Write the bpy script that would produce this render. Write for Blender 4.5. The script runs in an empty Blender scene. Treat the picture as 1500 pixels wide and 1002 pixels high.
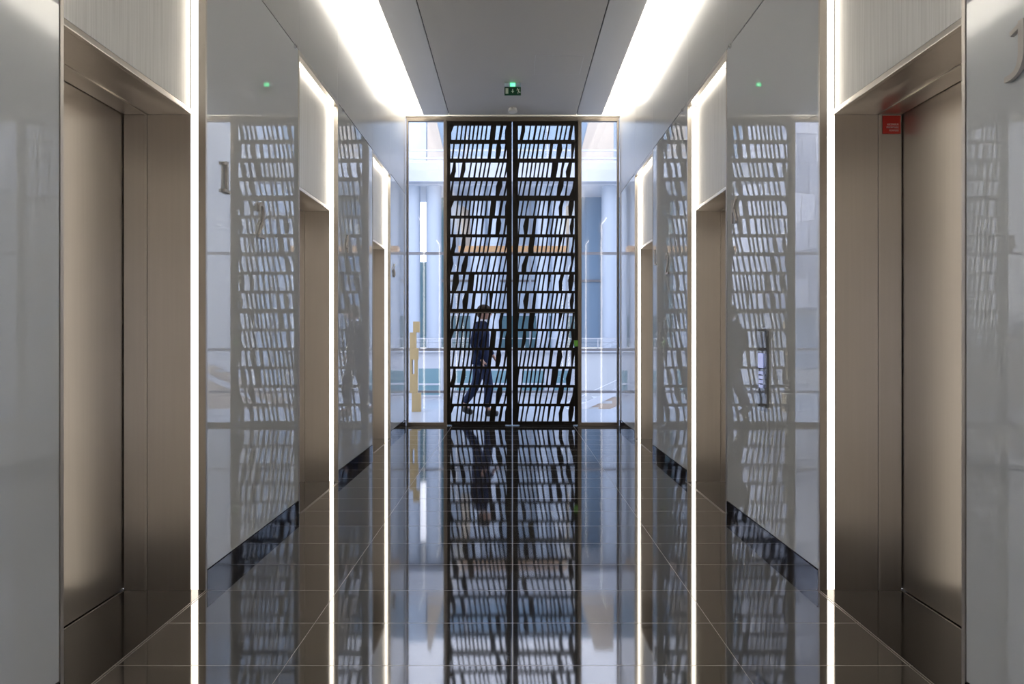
import bpy, bmesh, math, random
from mathutils import Vector, Matrix
random.seed(4)
scene = bpy.context.scene
COL = scene.collection

# ------------------------------------------------------------------ dimensions
F = 1100.0            # focal length in pixels of a 1500 px wide frame
H = 1.2               # camera height
VX, VY = 751.0, 496.0 # vanishing point
W = 1.467             # half width of the lift lobby
YE = 10.35            # end of the lobby (screen doors)
JZ = 3.18             # joint between tall glass panels and the fascia above
CZ = 4.25             # ceiling
CVZ = 4.55            # cove ceiling
DP = 1.535            # recessed plane of transom panels
DT = 1.742            # trim line on the jamb
DD = 1.858            # lift door plane
PZ = 2.267            # lift opening height
YB = -3.2             # back of the lobby, behind the camera
PORTS = [(2.45, 3.58), (5.16, 6.29), (7.87, 9.00)]
GLASS = [(0.87, 2.45), (3.58, 5.16), (6.29, 7.87), (9.00, 10.31)]
BACKG = [(-0.71, 0.87)]

# ------------------------------------------------------------------ materials
def new_mat(name):
    m = bpy.data.materials.new(name)
    m.use_nodes = True
    nt = m.node_tree
    b = nt.nodes['Principled BSDF']
    return m, nt, b

def pbr(name, col, rough=0.5, metal=0.0, spec=0.5, ior=1.5, coat=0.0, aniso=0.0):
    m, nt, b = new_mat(name)
    b.inputs['Base Color'].default_value = (*col, 1)
    b.inputs['Roughness'].default_value = rough
    b.inputs['Metallic'].default_value = metal
    b.inputs['IOR'].default_value = ior
    b.inputs['Specular IOR Level'].default_value = spec
    b.inputs['Coat Weight'].default_value = coat
    b.inputs['Anisotropic'].default_value = aniso
    return m

def coords(nt, scale=(1, 1, 1)):
    tc = nt.nodes.new('ShaderNodeTexCoord')
    mp = nt.nodes.new('ShaderNodeMapping')
    mp.inputs['Scale'].default_value = scale
    nt.links.new(tc.outputs['Object'], mp.inputs['Vector'])
    return tc, mp

def noise(nt, vec, scale, detail=3):
    n = nt.nodes.new('ShaderNodeTexNoise')
    n.inputs['Scale'].default_value = scale
    n.inputs['Detail'].default_value = detail
    nt.links.new(vec, n.inputs['Vector'])
    return n

def ramp(nt, fac, c0, c1, p0=0.3, p1=0.7):
    r = nt.nodes.new('ShaderNodeValToRGB')
    r.color_ramp.elements[0].position = p0
    r.color_ramp.elements[0].color = (*c0, 1)
    r.color_ramp.elements[1].position = p1
    r.color_ramp.elements[1].color = (*c1, 1)
    nt.links.new(fac, r.inputs['Fac'])
    return r

def mth(nt, op, a, b=None, c=None):
    n = nt.nodes.new('ShaderNodeMath')
    n.operation = op
    for i, v in enumerate((a, b, c)):
        if v is None:
            continue
        if isinstance(v, (int, float)):
            n.inputs[i].default_value = v
        else:
            nt.links.new(v, n.inputs[i])
    return n.outputs[0]

def brushed(name, col, rough, scale=(60, 60, 1.5)):
    m, nt, b = new_mat(name)
    b.inputs['Metallic'].default_value = 1.0
    tc, mp = coords(nt, scale)
    n = noise(nt, mp.outputs['Vector'], 1.0, 4)
    r = ramp(nt, n.outputs['Fac'], tuple(c * 0.98 for c in col), tuple(min(1, c * 1.02) for c in col))
    nt.links.new(r.outputs['Color'], b.inputs['Base Color'])
    rr = nt.nodes.new('ShaderNodeMapRange')
    rr.inputs['To Min'].default_value = rough - 0.008
    rr.inputs['To Max'].default_value = rough + 0.012
    nt.links.new(n.outputs['Fac'], rr.inputs['Value'])
    nt.links.new(rr.outputs[0], b.inputs['Roughness'])
    b.inputs['Anisotropic'].default_value = 0.85
    tg = nt.nodes.new('ShaderNodeTangent')
    tg.direction_type = 'RADIAL'
    tg.axis = 'Z'
    nt.links.new(tg.outputs[0], b.inputs['Tangent'])
    return m

def emit(name, col, strength):
    m, nt, b = new_mat(name)
    b.inputs['Base Color'].default_value = (0.8, 0.8, 0.8, 1)
    b.inputs['Emission Color'].default_value = (*col, 1)
    b.inputs['Emission Strength'].default_value = strength
    return m

def clear_glass(name, tint=(1, 1, 1), f0=0.036):
    m = bpy.data.materials.new(name)
    m.use_nodes = True
    nt = m.node_tree
    nt.nodes.clear()
    out = nt.nodes.new('ShaderNodeOutputMaterial')
    mix = nt.nodes.new('ShaderNodeMixShader')
    tr = nt.nodes.new('ShaderNodeBsdfTransparent')
    tr.inputs['Color'].default_value = (*tint, 1)
    gl = nt.nodes.new('ShaderNodeBsdfGlossy')
    gl.inputs['Roughness'].default_value = 0.0
    lw = nt.nodes.new('ShaderNodeLayerWeight')
    lw.inputs['Blend'].default_value = 0.5
    p = mth(nt, 'POWER', lw.outputs['Facing'], 5.0)
    f = mth(nt, 'MULTIPLY_ADD', p, 1 - f0, f0)
    nt.links.new(f, mix.inputs['Fac'])
    nt.links.new(tr.outputs[0], mix.inputs[1])
    nt.links.new(gl.outputs[0], mix.inputs[2])
    nt.links.new(mix.outputs[0], out.inputs['Surface'])
    return m

def floor_material(name, base_a, base_b, line, xj, row0, pitch, rough, ior=2.2):
    m, nt, b = new_mat(name)
    tc = nt.nodes.new('ShaderNodeTexCoord')
    sp = nt.nodes.new('ShaderNodeSeparateXYZ')
    nt.links.new(tc.outputs['Object'], sp.inputs[0])
    # transverse joints
    yy = mth(nt, 'DIVIDE', mth(nt, 'SUBTRACT', sp.outputs['Y'], row0), pitch)
    fy = mth(nt, 'FRACT', mth(nt, 'ADD', yy, 100.5))
    dy = mth(nt, 'MULTIPLY', mth(nt, 'ABSOLUTE', mth(nt, 'SUBTRACT', fy, 0.5)), pitch)
    ly = mth(nt, 'LESS_THAN', dy, 0.0021)
    # longitudinal joints
    xx = mth(nt, 'DIVIDE', sp.outputs['X'], xj)
    fx = mth(nt, 'FRACT', mth(nt, 'ADD', xx, 100.5))
    dx = mth(nt, 'MULTIPLY', mth(nt, 'ABSOLUTE', mth(nt, 'SUBTRACT', fx, 0.5)), xj)
    lx = mth(nt, 'LESS_THAN', dx, 0.0013)
    inside = mth(nt, 'LESS_THAN', mth(nt, 'ABSOLUTE', sp.outputs['X']), W)
    joint = mth(nt, 'MULTIPLY', mth(nt, 'MAXIMUM', ly, lx), inside)
    n = noise(nt, tc.outputs['Object'], 9.0, 6)
    n2 = noise(nt, tc.outputs['Object'], 160.0, 2)
    s = mth(nt, 'MULTIPLY_ADD', n2.outputs['Fac'], 0.5, mth(nt, 'MULTIPLY', n.outputs['Fac'], 0.5))
    r = ramp(nt, s, base_a, base_b, 0.35, 0.65)
    mx = nt.nodes.new('ShaderNodeMix')
    mx.data_type = 'RGBA'
    nt.links.new(joint, mx.inputs['Factor'])
    nt.links.new(r.outputs['Color'], mx.inputs['A'])
    mx.inputs['B'].default_value = (*line, 1)
    nt.links.new(mx.outputs['Result'], b.inputs['Base Color'])
    rr = mth(nt, 'MULTIPLY_ADD', joint, 0.35, rough)
    nt.links.new(rr, b.inputs['Roughness'])
    b.inputs['IOR'].default_value = ior
    return m

M = {}
M['steel'] = brushed('brushed_warm_steel', (0.58, 0.535, 0.487), 0.30)
M['steel_trim'] = pbr('satin_steel_trim', (0.60, 0.56, 0.51), 0.3, 1.0)
M['sill'] = pbr('worn_sill_metal', (0.30, 0.28, 0.26), 0.45, 0.6)
M['bronze'] = pbr('bronze_frame_metal', (0.22, 0.19, 0.16), 0.38, 1.0)
M['dark'] = pbr('dark_bronze_paint', (0.013, 0.009, 0.006), 0.55, 0.0, 0.25)
M['black'] = pbr('black_seal', (0.006, 0.006, 0.006), 0.6)
M['glass_wall'] = pbr('grey_back_painted_glass', (0.79, 0.81, 0.825), 0.0, 0, 0.5, 2.4)
M['fascia'] = pbr('grey_satin_glass', (0.62, 0.625, 0.62), 0.2, 0, 0.5, 1.5)
M['wall'] = pbr('grey_wall_lining', (0.25, 0.25, 0.25), 0.7)
M['back'] = pbr('dark_grey_wall', (0.12, 0.12, 0.12), 0.7)
M['ceiling'] = pbr('grey_ceiling_paint', (0.60, 0.58, 0.55), 0.6, 0, 0.3)
M['ceiling_side'] = pbr('pale_grey_ceiling_strip', (0.70, 0.70, 0.71), 0.5, 0, 0.3)  # side strips slightly paler and cooler than the central ceiling
M['cove'] = pbr('white_cove_paint', (0.85, 0.83, 0.79), 0.7)
M['plinth'] = pbr('black_polished_plinth', (0.012, 0.012, 0.018), 0.03, 0, 0.6, 2.1)
M['strip'] = emit('warm_white_diffuser', (1.0, 0.91, 0.78), 6.5)
M['cove_led'] = emit('cove_led_diffuser', (1.0, 0.94, 0.84), 14.5)
M['pane'] = clear_glass('clear_pane')
M['clips'] = pbr('polished_clip_steel', (0.7, 0.7, 0.7), 0.15, 1)
M['numeral'] = pbr('satin_nickel_letters', (0.62, 0.58, 0.54), 0.4, 0.15)
M['white'] = pbr('white_plastic', (0.8, 0.79, 0.76), 0.4)
M['red'] = pbr('red_notice_plate', (0.52, 0.03, 0.02), 0.35)
M['pink'] = pbr('white_notice_lettering', (0.85, 0.75, 0.72), 0.4)
M['green_sign'] = pbr('dark_green_sign', (0.005, 0.075, 0.03), 0.35)
M['pict'] = pbr('pale_pictogram', (0.62, 0.72, 0.60), 0.4)
M['green_led'] = emit('green_led', (0.05, 1.0, 0.35), 1.8)
M['green_box'] = pbr('green_release_box', (0.14, 0.42, 0.04), 0.4)
M['screen'] = emit('lit_touch_screen', (0.45, 0.52, 1.0), 0.6)
M['floor'] = floor_material('polished_dark_granite', (0.020, 0.018, 0.016), (0.042, 0.038, 0.034),
                            (0.30, 0.285, 0.265), 0.835, 2.756, 0.4105, 0.045)
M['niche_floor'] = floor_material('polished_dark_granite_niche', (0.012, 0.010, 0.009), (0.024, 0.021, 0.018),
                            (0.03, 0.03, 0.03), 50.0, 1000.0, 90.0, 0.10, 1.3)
M['stone'] = pbr('pale_paving_and_floor_sheen', (0.40, 0.45, 0.51), 0.25)  # real pale plaza paving; on the vestibule floor the paleness is painted-in reflection
# vertical thread panel above each lift
def thread_material():
    m, nt, b = new_mat('vertical_thread_glass')
    tc, mp = coords(nt, (1, 1, 0.012))
    n = noise(nt, mp.outputs['Vector'], 190.0, 3)
    r = ramp(nt, n.outputs['Fac'], (0.80, 0.785, 0.75), (0.96, 0.945, 0.915), 0.3, 0.68)
    nt.links.new(r.outputs['Color'], b.inputs['Base Color'])
    b.inputs['Roughness'].default_value = 0.35
    return m
M['thread'] = thread_material()
# outdoor materials
M['ext_white'] = pbr('white_facade_panel', (0.43, 0.46, 0.51), 0.45)
M['ext_grey'] = pbr('pale_concrete_panel', (0.46, 0.49, 0.52), 0.6)
M['ext_soffit'] = pbr('grey_soffit', (0.74, 0.75, 0.76), 0.6)
M['ext_col'] = pbr('blue_grey_column', (0.40, 0.46, 0.54), 0.5)
M['ext_teal'] = pbr('teal_glazing', (0.12, 0.23, 0.27), 0.1, 0, 0.25)
M['ext_blue'] = pbr('blue_glazing', (0.22, 0.32, 0.43), 0.1, 0, 0.25)
M['ext_pale'] = pbr('pale_blue_glazing', (0.50, 0.60, 0.72), 0.15, 0, 0.3)
M['ext_beige'] = pbr('beige_stone_cladding', (0.42, 0.36, 0.29), 0.6)
M['ext_orange'] = pbr('warm_timber_beam', (0.66, 0.40, 0.20), 0.5)
M['ext_tan'] = pbr('tan_board', (0.46, 0.34, 0.16), 0.6)
M['ext_rail'] = pbr('grey_transom_metal', (0.20, 0.20, 0.215), 0.4)
M['ext_brown'] = pbr('brown_stair_side', (0.40, 0.33, 0.27), 0.6)
M['tree'] = pbr('dark_leaf_green', (0.10, 0.14, 0.07), 0.6)
def relief_material():
    m, nt, b = new_mat('folded_metal_cladding')
    tc = nt.nodes.new('ShaderNodeTexCoord')
    mp = nt.nodes.new('ShaderNodeMapping')
    mp.inputs['Rotation'].default_value = (math.radians(90), 0, 0)
    nt.links.new(tc.outputs['Object'], mp.inputs['Vector'])
    br = nt.nodes.new('ShaderNodeTexBrick')
    br.inputs['Scale'].default_value = 1.0
    br.inputs['Brick Width'].default_value = 0.45
    br.inputs['Row Height'].default_value = 0.95
    br.inputs['Mortar Size'].default_value = 0.012
    br.inputs['Color1'].default_value = (0.88, 0.90, 0.96, 1)
    br.inputs['Color2'].default_value = (0.42, 0.46, 0.55, 1)
    br.inputs['Mortar'].default_value = (0.25, 0.27, 0.33, 1)
    n = noise(nt, tc.outputs['Object'], 0.9, 4)
    add = nt.nodes.new('ShaderNodeMix')
    add.data_type = 'VECTOR'
    add.inputs['Factor'].default_value = 0.18
    nt.links.new(mp.outputs[0], add.inputs['A'])
    nt.links.new(n.outputs['Color'], add.inputs['B'])
    nt.links.new(add.outputs['Result'], br.inputs['Vector'])
    nt.links.new(br.outputs['Color'], b.inputs['Base Color'])
    b.inputs['Roughness'].default_value = 0.35
    return m
M['relief'] = relief_material()
M['navy'] = pbr('navy_jacket_cloth', (0.010, 0.016, 0.042), 0.9, 0, 0.08)
M['trouser'] = pbr('slate_blue_trouser_cloth', (0.020, 0.028, 0.062), 0.9, 0, 0.08)
M['skin'] = pbr('skin', (0.36, 0.20, 0.14), 0.5)
M['hair'] = pbr('dark_brown_hair', (0.03, 0.02, 0.014), 0.7, 0, 0.15)
M['shoe'] = pbr('black_shoe_leather', (0.012, 0.012, 0.014), 0.35)
M['shirt'] = pbr('pale_shirt_cloth', (0.6, 0.62, 0.68), 0.8)

# ------------------------------------------------------------------ mesh builder
class MB:
    def __init__(self):
        self.v, self.f = [], []
    def box(self, x0, x1, y0, y1, z0, z1):
        x0, x1 = sorted((x0, x1)); y0, y1 = sorted((y0, y1)); z0, z1 = sorted((z0, z1))
        n = len(self.v)
        self.v += [(x0, y0, z0), (x1, y0, z0), (x1, y1, z0), (x0, y1, z0),
                   (x0, y0, z1), (x1, y0, z1), (x1, y1, z1), (x0, y1, z1)]
        for q in ((0, 3, 2, 1), (4, 5, 6, 7), (0, 1, 5, 4), (1, 2, 6, 5), (2, 3, 7, 6), (3, 0, 4, 7)):
            self.f.append(tuple(n + i for i in q))
        return self
    def loft(self, rings, caps=True, closed=True):
        n = len(self.v); k = len(rings[0])
        for r in rings:
            self.v += [tuple(p) for p in r]
        for i in range(len(rings) - 1):
            for j in range(k if closed else k - 1):
                a = n + i * k + j; b = n + i * k + (j + 1) % k
                self.f.append((a, b, b + k, a + k))
        if caps:
            self.f.append(tuple(n + j for j in reversed(range(k))))
            self.f.append(tuple(n + (len(rings) - 1) * k + j for j in range(k)))
        return self
    def prism_xz(self, poly, y0, y1):
        return self.loft([[(x, y0, z) for x, z in poly], [(x, y1, z) for x, z in poly]])
    def prism_yz(self, poly, x0, x1):
        return self.loft([[(x0, y, z) for y, z in poly], [(x1, y, z) for y, z in poly]])
    def prism_xy(self, poly, z0, z1):
        return self.loft([[(x, y, z0) for x, y in poly], [(x, y, z1) for x, y in poly]])
    def lathe(self, cx, cy, prof, seg=32):
        return self.loft([[(cx + r * math.cos(2 * math.pi * i / seg), cy + r * math.sin(2 * math.pi * i / seg), z)
                           for i in range(seg)] for r, z in prof])
    def bar(self, a, b, r, seg=8):
        a, b = Vector(a), Vector(b)
        d = (b - a).normalized()
        u = d.orthogonal().normalized(); w = d.cross(u)
        ring = lambda c: [c + u * r * math.cos(2 * math.pi * i / seg) + w * r * math.sin(2 * math.pi * i / seg) for i in range(seg)]
        return self.loft([ring(a), ring(b)])
    def build(self, name, mat, parent=None, bevel=0.0, smooth=False, loc=None):
        me = bpy.data.meshes.new(name)
        me.from_pydata([tuple(p) for p in self.v], [], self.f)
        bm = bmesh.new(); bm.from_mesh(me)
        bmesh.ops.recalc_face_normals(bm, faces=bm.faces[:])
        bm.to_mesh(me); bm.free()
        if smooth:
            for p in me.polygons:
                p.use_smooth = True
            try:
                me.set_sharp_from_angle(angle=math.radians(35))
            except Exception:
                pass
        me.materials.append(mat)
        o = bpy.data.objects.new(name, me)
        COL.objects.link(o)
        if parent is not None:
            o.parent = parent
            o.matrix_parent_inverse = Matrix.Translation(-parent.location) if parent.type == 'EMPTY' else Matrix.Identity(4)
        if bevel:
            md = o.modifiers.new('soft_edges', 'BEVEL')
            md.width = bevel; md.segments = 2; md.limit_method = 'ANGLE'
        return o

def tag(o, label=None, cat=None, group=None, kind=None):
    if label: o['label'] = label
    if cat: o['category'] = cat
    if group: o['group'] = group
    if kind: o['kind'] = kind
    return o

def empty(name, loc, label, cat, group=None):
    o = bpy.data.objects.new(name, None)
    COL.objects.link(o)
    o.location = loc
    o.empty_display_size = 0.1
    return tag(o, label, cat, group)

def struct(mb, name, mat, bevel=0.0, label=None, cat=None):
    o = mb.build(name, mat, None, bevel)
    o['kind'] = 'structure'
    if label: o['label'] = label
    if cat: o['category'] = cat
    return o

WALLNAME = {-1: 'numbered', 1: 'lettered'}
SIDE = {-1: 'left', 1: 'right'}
ORD = ['first', 'second', 'third', 'fourth']

# ------------------------------------------------------------------ lobby shell
fl = MB().box(-W + 0.0, W, YB, YE + 0.05, -0.12, 0.0)
struct(fl, 'floor', M['floor'], label='polished dark granite floor of the lift lobby with pale joints', cat='floor')

for s in (-1, 1):
    b = MB()
    # piers behind the glass panels, headers over the lifts, back of the lift shafts
    b.box(s * (W + 0.022), s * 2.2, -0.71, PORTS[0][0] - 0.022, 0.0, CVZ)
    b.box(s * (W + 0.022), s * 2.2, YB, -0.71, 2.3, CVZ)  # header and return behind the camera, unseen; opening shaped for side fill light
    b.box(s * (W + 0.022), s * 2.2, YB, -2.1, 0, 2.3)
    prev = PORTS[0][1]
    for y0, y1 in PORTS[1:]:
        b.box(s * (W + 0.022), s * 2.2, prev + 0.022, y0 - 0.022, 0.0, CVZ)
        prev = y1
    b.box(s * (W + 0.022), s * 2.2, prev + 0.022, YE + 0.06, 0.0, CVZ)
    for y0, y1 in PORTS:
        b.box(s * (W + 0.022), s * 2.2, y0 - 0.022, y1 + 0.022, JZ + 0.012, CVZ)
        b.box(s * 1.96, s * 2.2, y0 - 0.022, y1 + 0.022, 0.0, JZ + 0.012)
    struct(b, 'wall_' + SIDE[s], M['wall'], label='grey lining behind the glass panels of the %s wall' % WALLNAME[s], cat='wall')
    # plinth under each glass panel
    b = MB()
    for y0, y1 in BACKG + GLASS:
        y0 += 0.02; y1 -= 0.02
        if y1 < 0:
            b.box(s * (W - 0.004), s * (W + 0.02), y0, y1, 0.0, 0.088)
            continue
        ys = [y0] + [2.756 + 0.821 * k for k in range(-3, 10) if y0 + 0.05 < 2.756 + 0.821 * k < y1 - 0.05] + [y1]
        for a, c in zip(ys[:-1], ys[1:]):
            b.box(s * (W - 0.004), s * (W + 0.02), a + 0.0012, c - 0.0012, 0.0, 0.088)
    struct(b, 'baseboard_' + SIDE[s], M['plinth'], label='black polished plinth along the foot of the %s wall' % WALLNAME[s], cat='baseboard')

# ceiling: central field, two side fields, cove
b = MB().box(-0.863, 0.863, YB, 10.23, CZ, CZ + 0.02)
cl = struct(b, 'ceiling', M['ceiling'], label='flat grey painted ceiling down the middle of the lobby', cat='ceiling')
for s in (-1, 1):
    b = MB().box(s * 0.874, s * 1.214, YB, 10.23, CZ, CZ + 0.02)
    struct(b, 'ceiling_' + SIDE[s], M['ceiling_side'], label='narrow grey ceiling strip beside the cove over the %s wall' % WALLNAME[s], cat='ceiling')
b = MB().box(-1.0, 1.0, YB, 10.23, CZ + 0.021, CZ + 0.05)
struct(b, 'trim_1', M['black'], label='dark backing seen as two shadow gaps in the ceiling', cat='trim')
b = MB().box(-2.2, 2.2, YB, YE + 0.2, CVZ + 0.001, CVZ + 0.12)
struct(b, 'trim_2', M['cove'], label='white cove soffit above the ceiling edges', cat='cove')
b = MB().box(-2.2, 2.2, YB - 0.15, YB - 0.001, 0, CVZ)  # added out of view so the end panes mirror something dim
struct(b, 'wall_back', M['back'], label='added dark grey wall closing the unseen end behind the viewer', cat='wall')
b = MB()
b.box(-W - 0.02, W + 0.02, YE - 0.03, YE + 0.10, CZ + 0.005, CVZ)
struct(b, 'wall_front', M['cove'], label='white wall above the glazed end of the lobby', cat='wall')

for s in (-1, 1):
    e = empty('cove_light', (s * 1.17, 5, CZ + 0.025), 'warm cove light along the ceiling edge above the %s wall' % WALLNAME[s], 'light', 'cove lights')
    MB().box(s * 1.12, s * 1.205, YB + 0.05, 10.2, CZ + 0.022, CZ + 0.036).build('channel', M['steel_trim'], e)
    MB().box(s * 1.150, s * 1.165, YB + 0.06, 10.19, CZ + 0.037, CZ + 0.21).build('diffuser', M['cove_led'], e)

# ------------------------------------------------------------------ tall glass panels and fascia
PANEL_HINT = {
    (-1, 0): 'plain grey glass panel at the near edge of the numbered wall',
    (-1, 1): 'grey glass panel bearing the numerals 1 and 2',
    (-1, 2): 'grey glass panel bearing the numeral 4 between two lifts',
    (-1, 3): 'grey glass panel bearing the numeral 6 beside the sidelight',
    (1, 0): 'grey glass panel bearing the letter J at the picture edge',
    (1, 1): 'grey glass panel bearing the letter K and a call panel',
    (1, 2): 'grey glass panel bearing the letter L and a numeral 2',
    (1, 3): 'last grey glass panel of the lettered wall beside the sidelight',
}
for s in (-1, 1):
    for i, (y0, y1) in enumerate(GLASS):
        b = MB().box(s * W, s * (W + 0.014), y0 + 0.021, y1 - (0.021 if i < 3 else 0.0), 0.092, JZ - 0.004)
        o = b.build('wall_panel', M['glass_wall'], None, 0.0012)
        tag(o, PANEL_HINT[(s, i)], 'wall panel', 'tall grey glass wall panels')
    for i, (y0, y1) in enumerate(BACKG):
        b = MB().box(s * W, s * (W + 0.014), y0 + 0.004, y1 - 0.004, 0.092, JZ - 0.004)
        struct(b, 'wall_%s_panel' % SIDE[s] if i == 0 else 'wall_%s_panel_2' % SIDE[s], M['glass_wall'])
    # fascia panels above, one over every lift and every glass panel
    segs = []
    for i, g in enumerate(GLASS):
        segs.append(('over %s tall panel' % ORD[i], g))
        if i < 3:
            segs.append(('over %s lift' % ORD[i], PORTS[i]))
    for txt, (y0, y1) in segs:
        b = MB().box(s * W, s * (W + 0.014), y0 + 0.002, y1 - 0.002, JZ + 0.004, CVZ - 0.004)
        o = b.build('fascia_panel', M['fascia'], None, 0.001)
        tag(o, 'satin grey upper panel %s on the %s wall' % (txt, WALLNAME[s]), 'wall panel', 'upper fascia panels')
    for i, (y0, y1) in enumerate(BACKG):
        b = MB().box(s * W, s * (W + 0.014), y0 + 0.002, y1 - 0.002, JZ + 0.004, CVZ - 0.004)
        struct(b, 'wall_%s_panel_%d' % (SIDE[s], 3 + i), M['fascia'])

# small steel clips under the fascia joint
def clip(s, y, label):
    e = empty('glass_clip', (s * (W - 0.008), y, JZ - 0.015), label, 'clip', 'glass clips')
    b = MB().box(s * (W - 0.014), s * W, y - 0.012, y + 0.012, JZ - 0.03, JZ - 0.004).build('plate', M['clips'], e, 0.002)
    b = MB().bar((s * (W - 0.022), y, JZ - 0.018), (s * (W - 0.0141), y, JZ - 0.018), 0.006, 12).build('screw', M['clips'], e)
for s in (-1, 1):
    clip(s, 5.04, 'small steel clip at the fascia joint just before the second lift of the %s wall' % WALLNAME[s])
    clip(s, 6.45, 'small steel clip at the fascia joint just past the second lift of the %s wall' % WALLNAME[s])

# ------------------------------------------------------------------ lifts
def make_lift(s, i):
    y0, y1 = PORTS[i]
    wn = WALLNAME[s]
    e = empty('lift_portal', (s * DT, (y0 + y1) / 2, 0),
              'brushed steel surround with edge lighting of the %s lift on the %s wall' % (ORD[i], wn), 'lift surround', 'lift surrounds')
    t = 0.019
    for f, d in ((y1, 1), (y0, -1)):
        ya, yb = f, f + d * t
        b = MB()
        b.box(s * (W - 0.003), s * (W + 0.033), ya, yb, 0, JZ - 0.002)
        b.build('edge_trim', M['steel_trim'], e, 0.001)
        b = MB().box(s * (W + 0.034), s * (W + 0.066), ya + d * 0.004, yb, 0.003, JZ - 0.036)
        b.build('jamb_light', M['strip'], e)
        b = MB().box(s * (W + 0.067), s * (DT - 0.001), ya, yb, 0, PZ)
        b.build('jamb', M['steel'], e)
        MB().box(s * (DT), s * (DT + 0.012), ya - d * 0.005, yb, 0, PZ).build('jamb_trim', M['steel_trim'], e, 0.0008)
        b = MB().box(s * (DT + 0.013), s * (DD - 0.004), ya, yb, 0, PZ)
        b.build('reveal', M['steel'], e, 0.001)
    # head of the niche: trim and light strip facing down
    b = MB().box(s * (W - 0.003), s * (W + 0.033), y0 + 0.001, y1 - 0.001, JZ - 0.032, JZ - 0.002)
    b.build('head_trim', M['steel_trim'], e, 0.001)
    b = MB().box(s * (W + 0.034), s * (W + 0.066), y0 + 0.001, y1 - 0.001, JZ - 0.030, JZ - 0.01)
    b.build('head_light', M['strip'], e)
    # transom panel with thin frame and a bottom lip
    b = MB().box(s * DP, s * (DP + 0.012), y0 + 0.022, y1 - 0.022, PZ + 0.032, JZ - 0.034)
    b.build('transom_panel', M['thread'], e)
    for ya, yb in ((y0 + 0.004, y0 + 0.012), (y1 - 0.012, y1 - 0.004)):
        MB().box(s * (DP + 0.002), s * (DP + 0.012), ya, yb, PZ + 0.032, JZ - 0.034).build('transom_frame', M['steel_trim'], e)
    b = MB()
    b.prism_xz([(s * (DP - 0.0), PZ + 0.030), (s * (DP + 0.012), PZ + 0.030), (s * (DP + 0.012), PZ + 0.001),
                (s * (DP - 0.006), PZ + 0.001), (s * (DP - 0.006), PZ + 0.006)], y0 + 0.001, y1 - 0.001)
    b.build('lip', M['steel_trim'], e)
    MB().box(s * (DP + 0.013), s * (DT - 0.003), y0 + 0.001, y1 - 0.001, PZ + 0.001, PZ + 0.014).build('soffit', M['steel'], e)
    MB().box(s * (DT + 0.010), s * (DD - 0.004), y0 + 0.001, y1 - 0.001, PZ + 0.001, PZ + 0.014).build('soffit', M['steel'], e)
    b = MB().box(s * (DT - 0.002), s * (DT + 0.009), y0 + 0.006, y1 - 0.006, PZ - 0.004, PZ + 0.014)
    b.build('soffit_trim', M['steel_trim'], e)
    # floor of the niche, threshold strips
    b = MB().box(s * (W + 0.001), s * (DD + 0.08), y0 - 0.019, y1 + 0.019, -0.05, 0.0)
    b.build('threshold_floor', M['niche_floor'], e)
    for o_ in (0.018, 0.007):
        MB().box(s * (W - o_), s * (W - o_ + 0.004), y0 - 0.01, y1 + 0.01, 0.0002, 0.001).build('threshold_strip', M['sill'], e)
    b = MB().box(s * (DD - 0.012), s * (DD - 0.004), y0 + 0.001, y1 - 0.001, 0.0002, 0.0015)
    b.build('door_sill', M['sill'], e)
    # doors
    d = empty('lift_door', (s * (DD + 0.015), (y0 + y1) / 2, 0),
              'closed brushed steel door of the %s lift on the %s wall' % (ORD[i], wn), 'lift door', 'lift doors')
    ym = (y0 + y1) / 2
    for ya, yb in ((y0 - 0.020, ym - 0.0015), (ym + 0.0015, y1 + 0.020)):
        MB().box(s * (DD + 0.002), s * (DD + 0.032), ya, yb, 0.005, PZ + 0.03).build('door_leaf', M['steel'], d, 0.0015)
for s in (-1, 1):
    for i in range(3):
        make_lift(s, i)

# ------------------------------------------------------------------ raised numerals and letters
def stroke(points, widths, spline=False):
    pts = [Vector((p[0], p[1])) for p in points]
    if spline:
        out, ws = [], []
        n = len(pts)
        for i in range(n - 1):
            p0 = pts[max(i - 1, 0)]; p1 = pts[i]; p2 = pts[i + 1]; p3 = pts[min(i + 2, n - 1)]
            for k in range(8):
                t = k / 8
                out.append(0.5 * ((2 * p1) + (p2 - p0) * t + (2 * p0 - 5 * p1 + 4 * p2 - p3) * t * t + (3 * p1 - p0 - 3 * p2 + p3) * t ** 3))
                ws.append(widths[i] * (1 - t) + widths[i + 1] * t)
        out.append(pts[-1]); ws.append(widths[-1])
        pts, widths = out, ws
    L, R = [], []
    for i, p in enumerate(pts):
        a = pts[max(i - 1, 0)]; c = pts[min(i + 1, len(pts) - 1)]
        d = (c - a).normalized()
        nrm = Vector((-d.y, d.x))
        L.append(p + nrm * widths[i]); R.append(p - nrm * widths[i])
    return L, R

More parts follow.
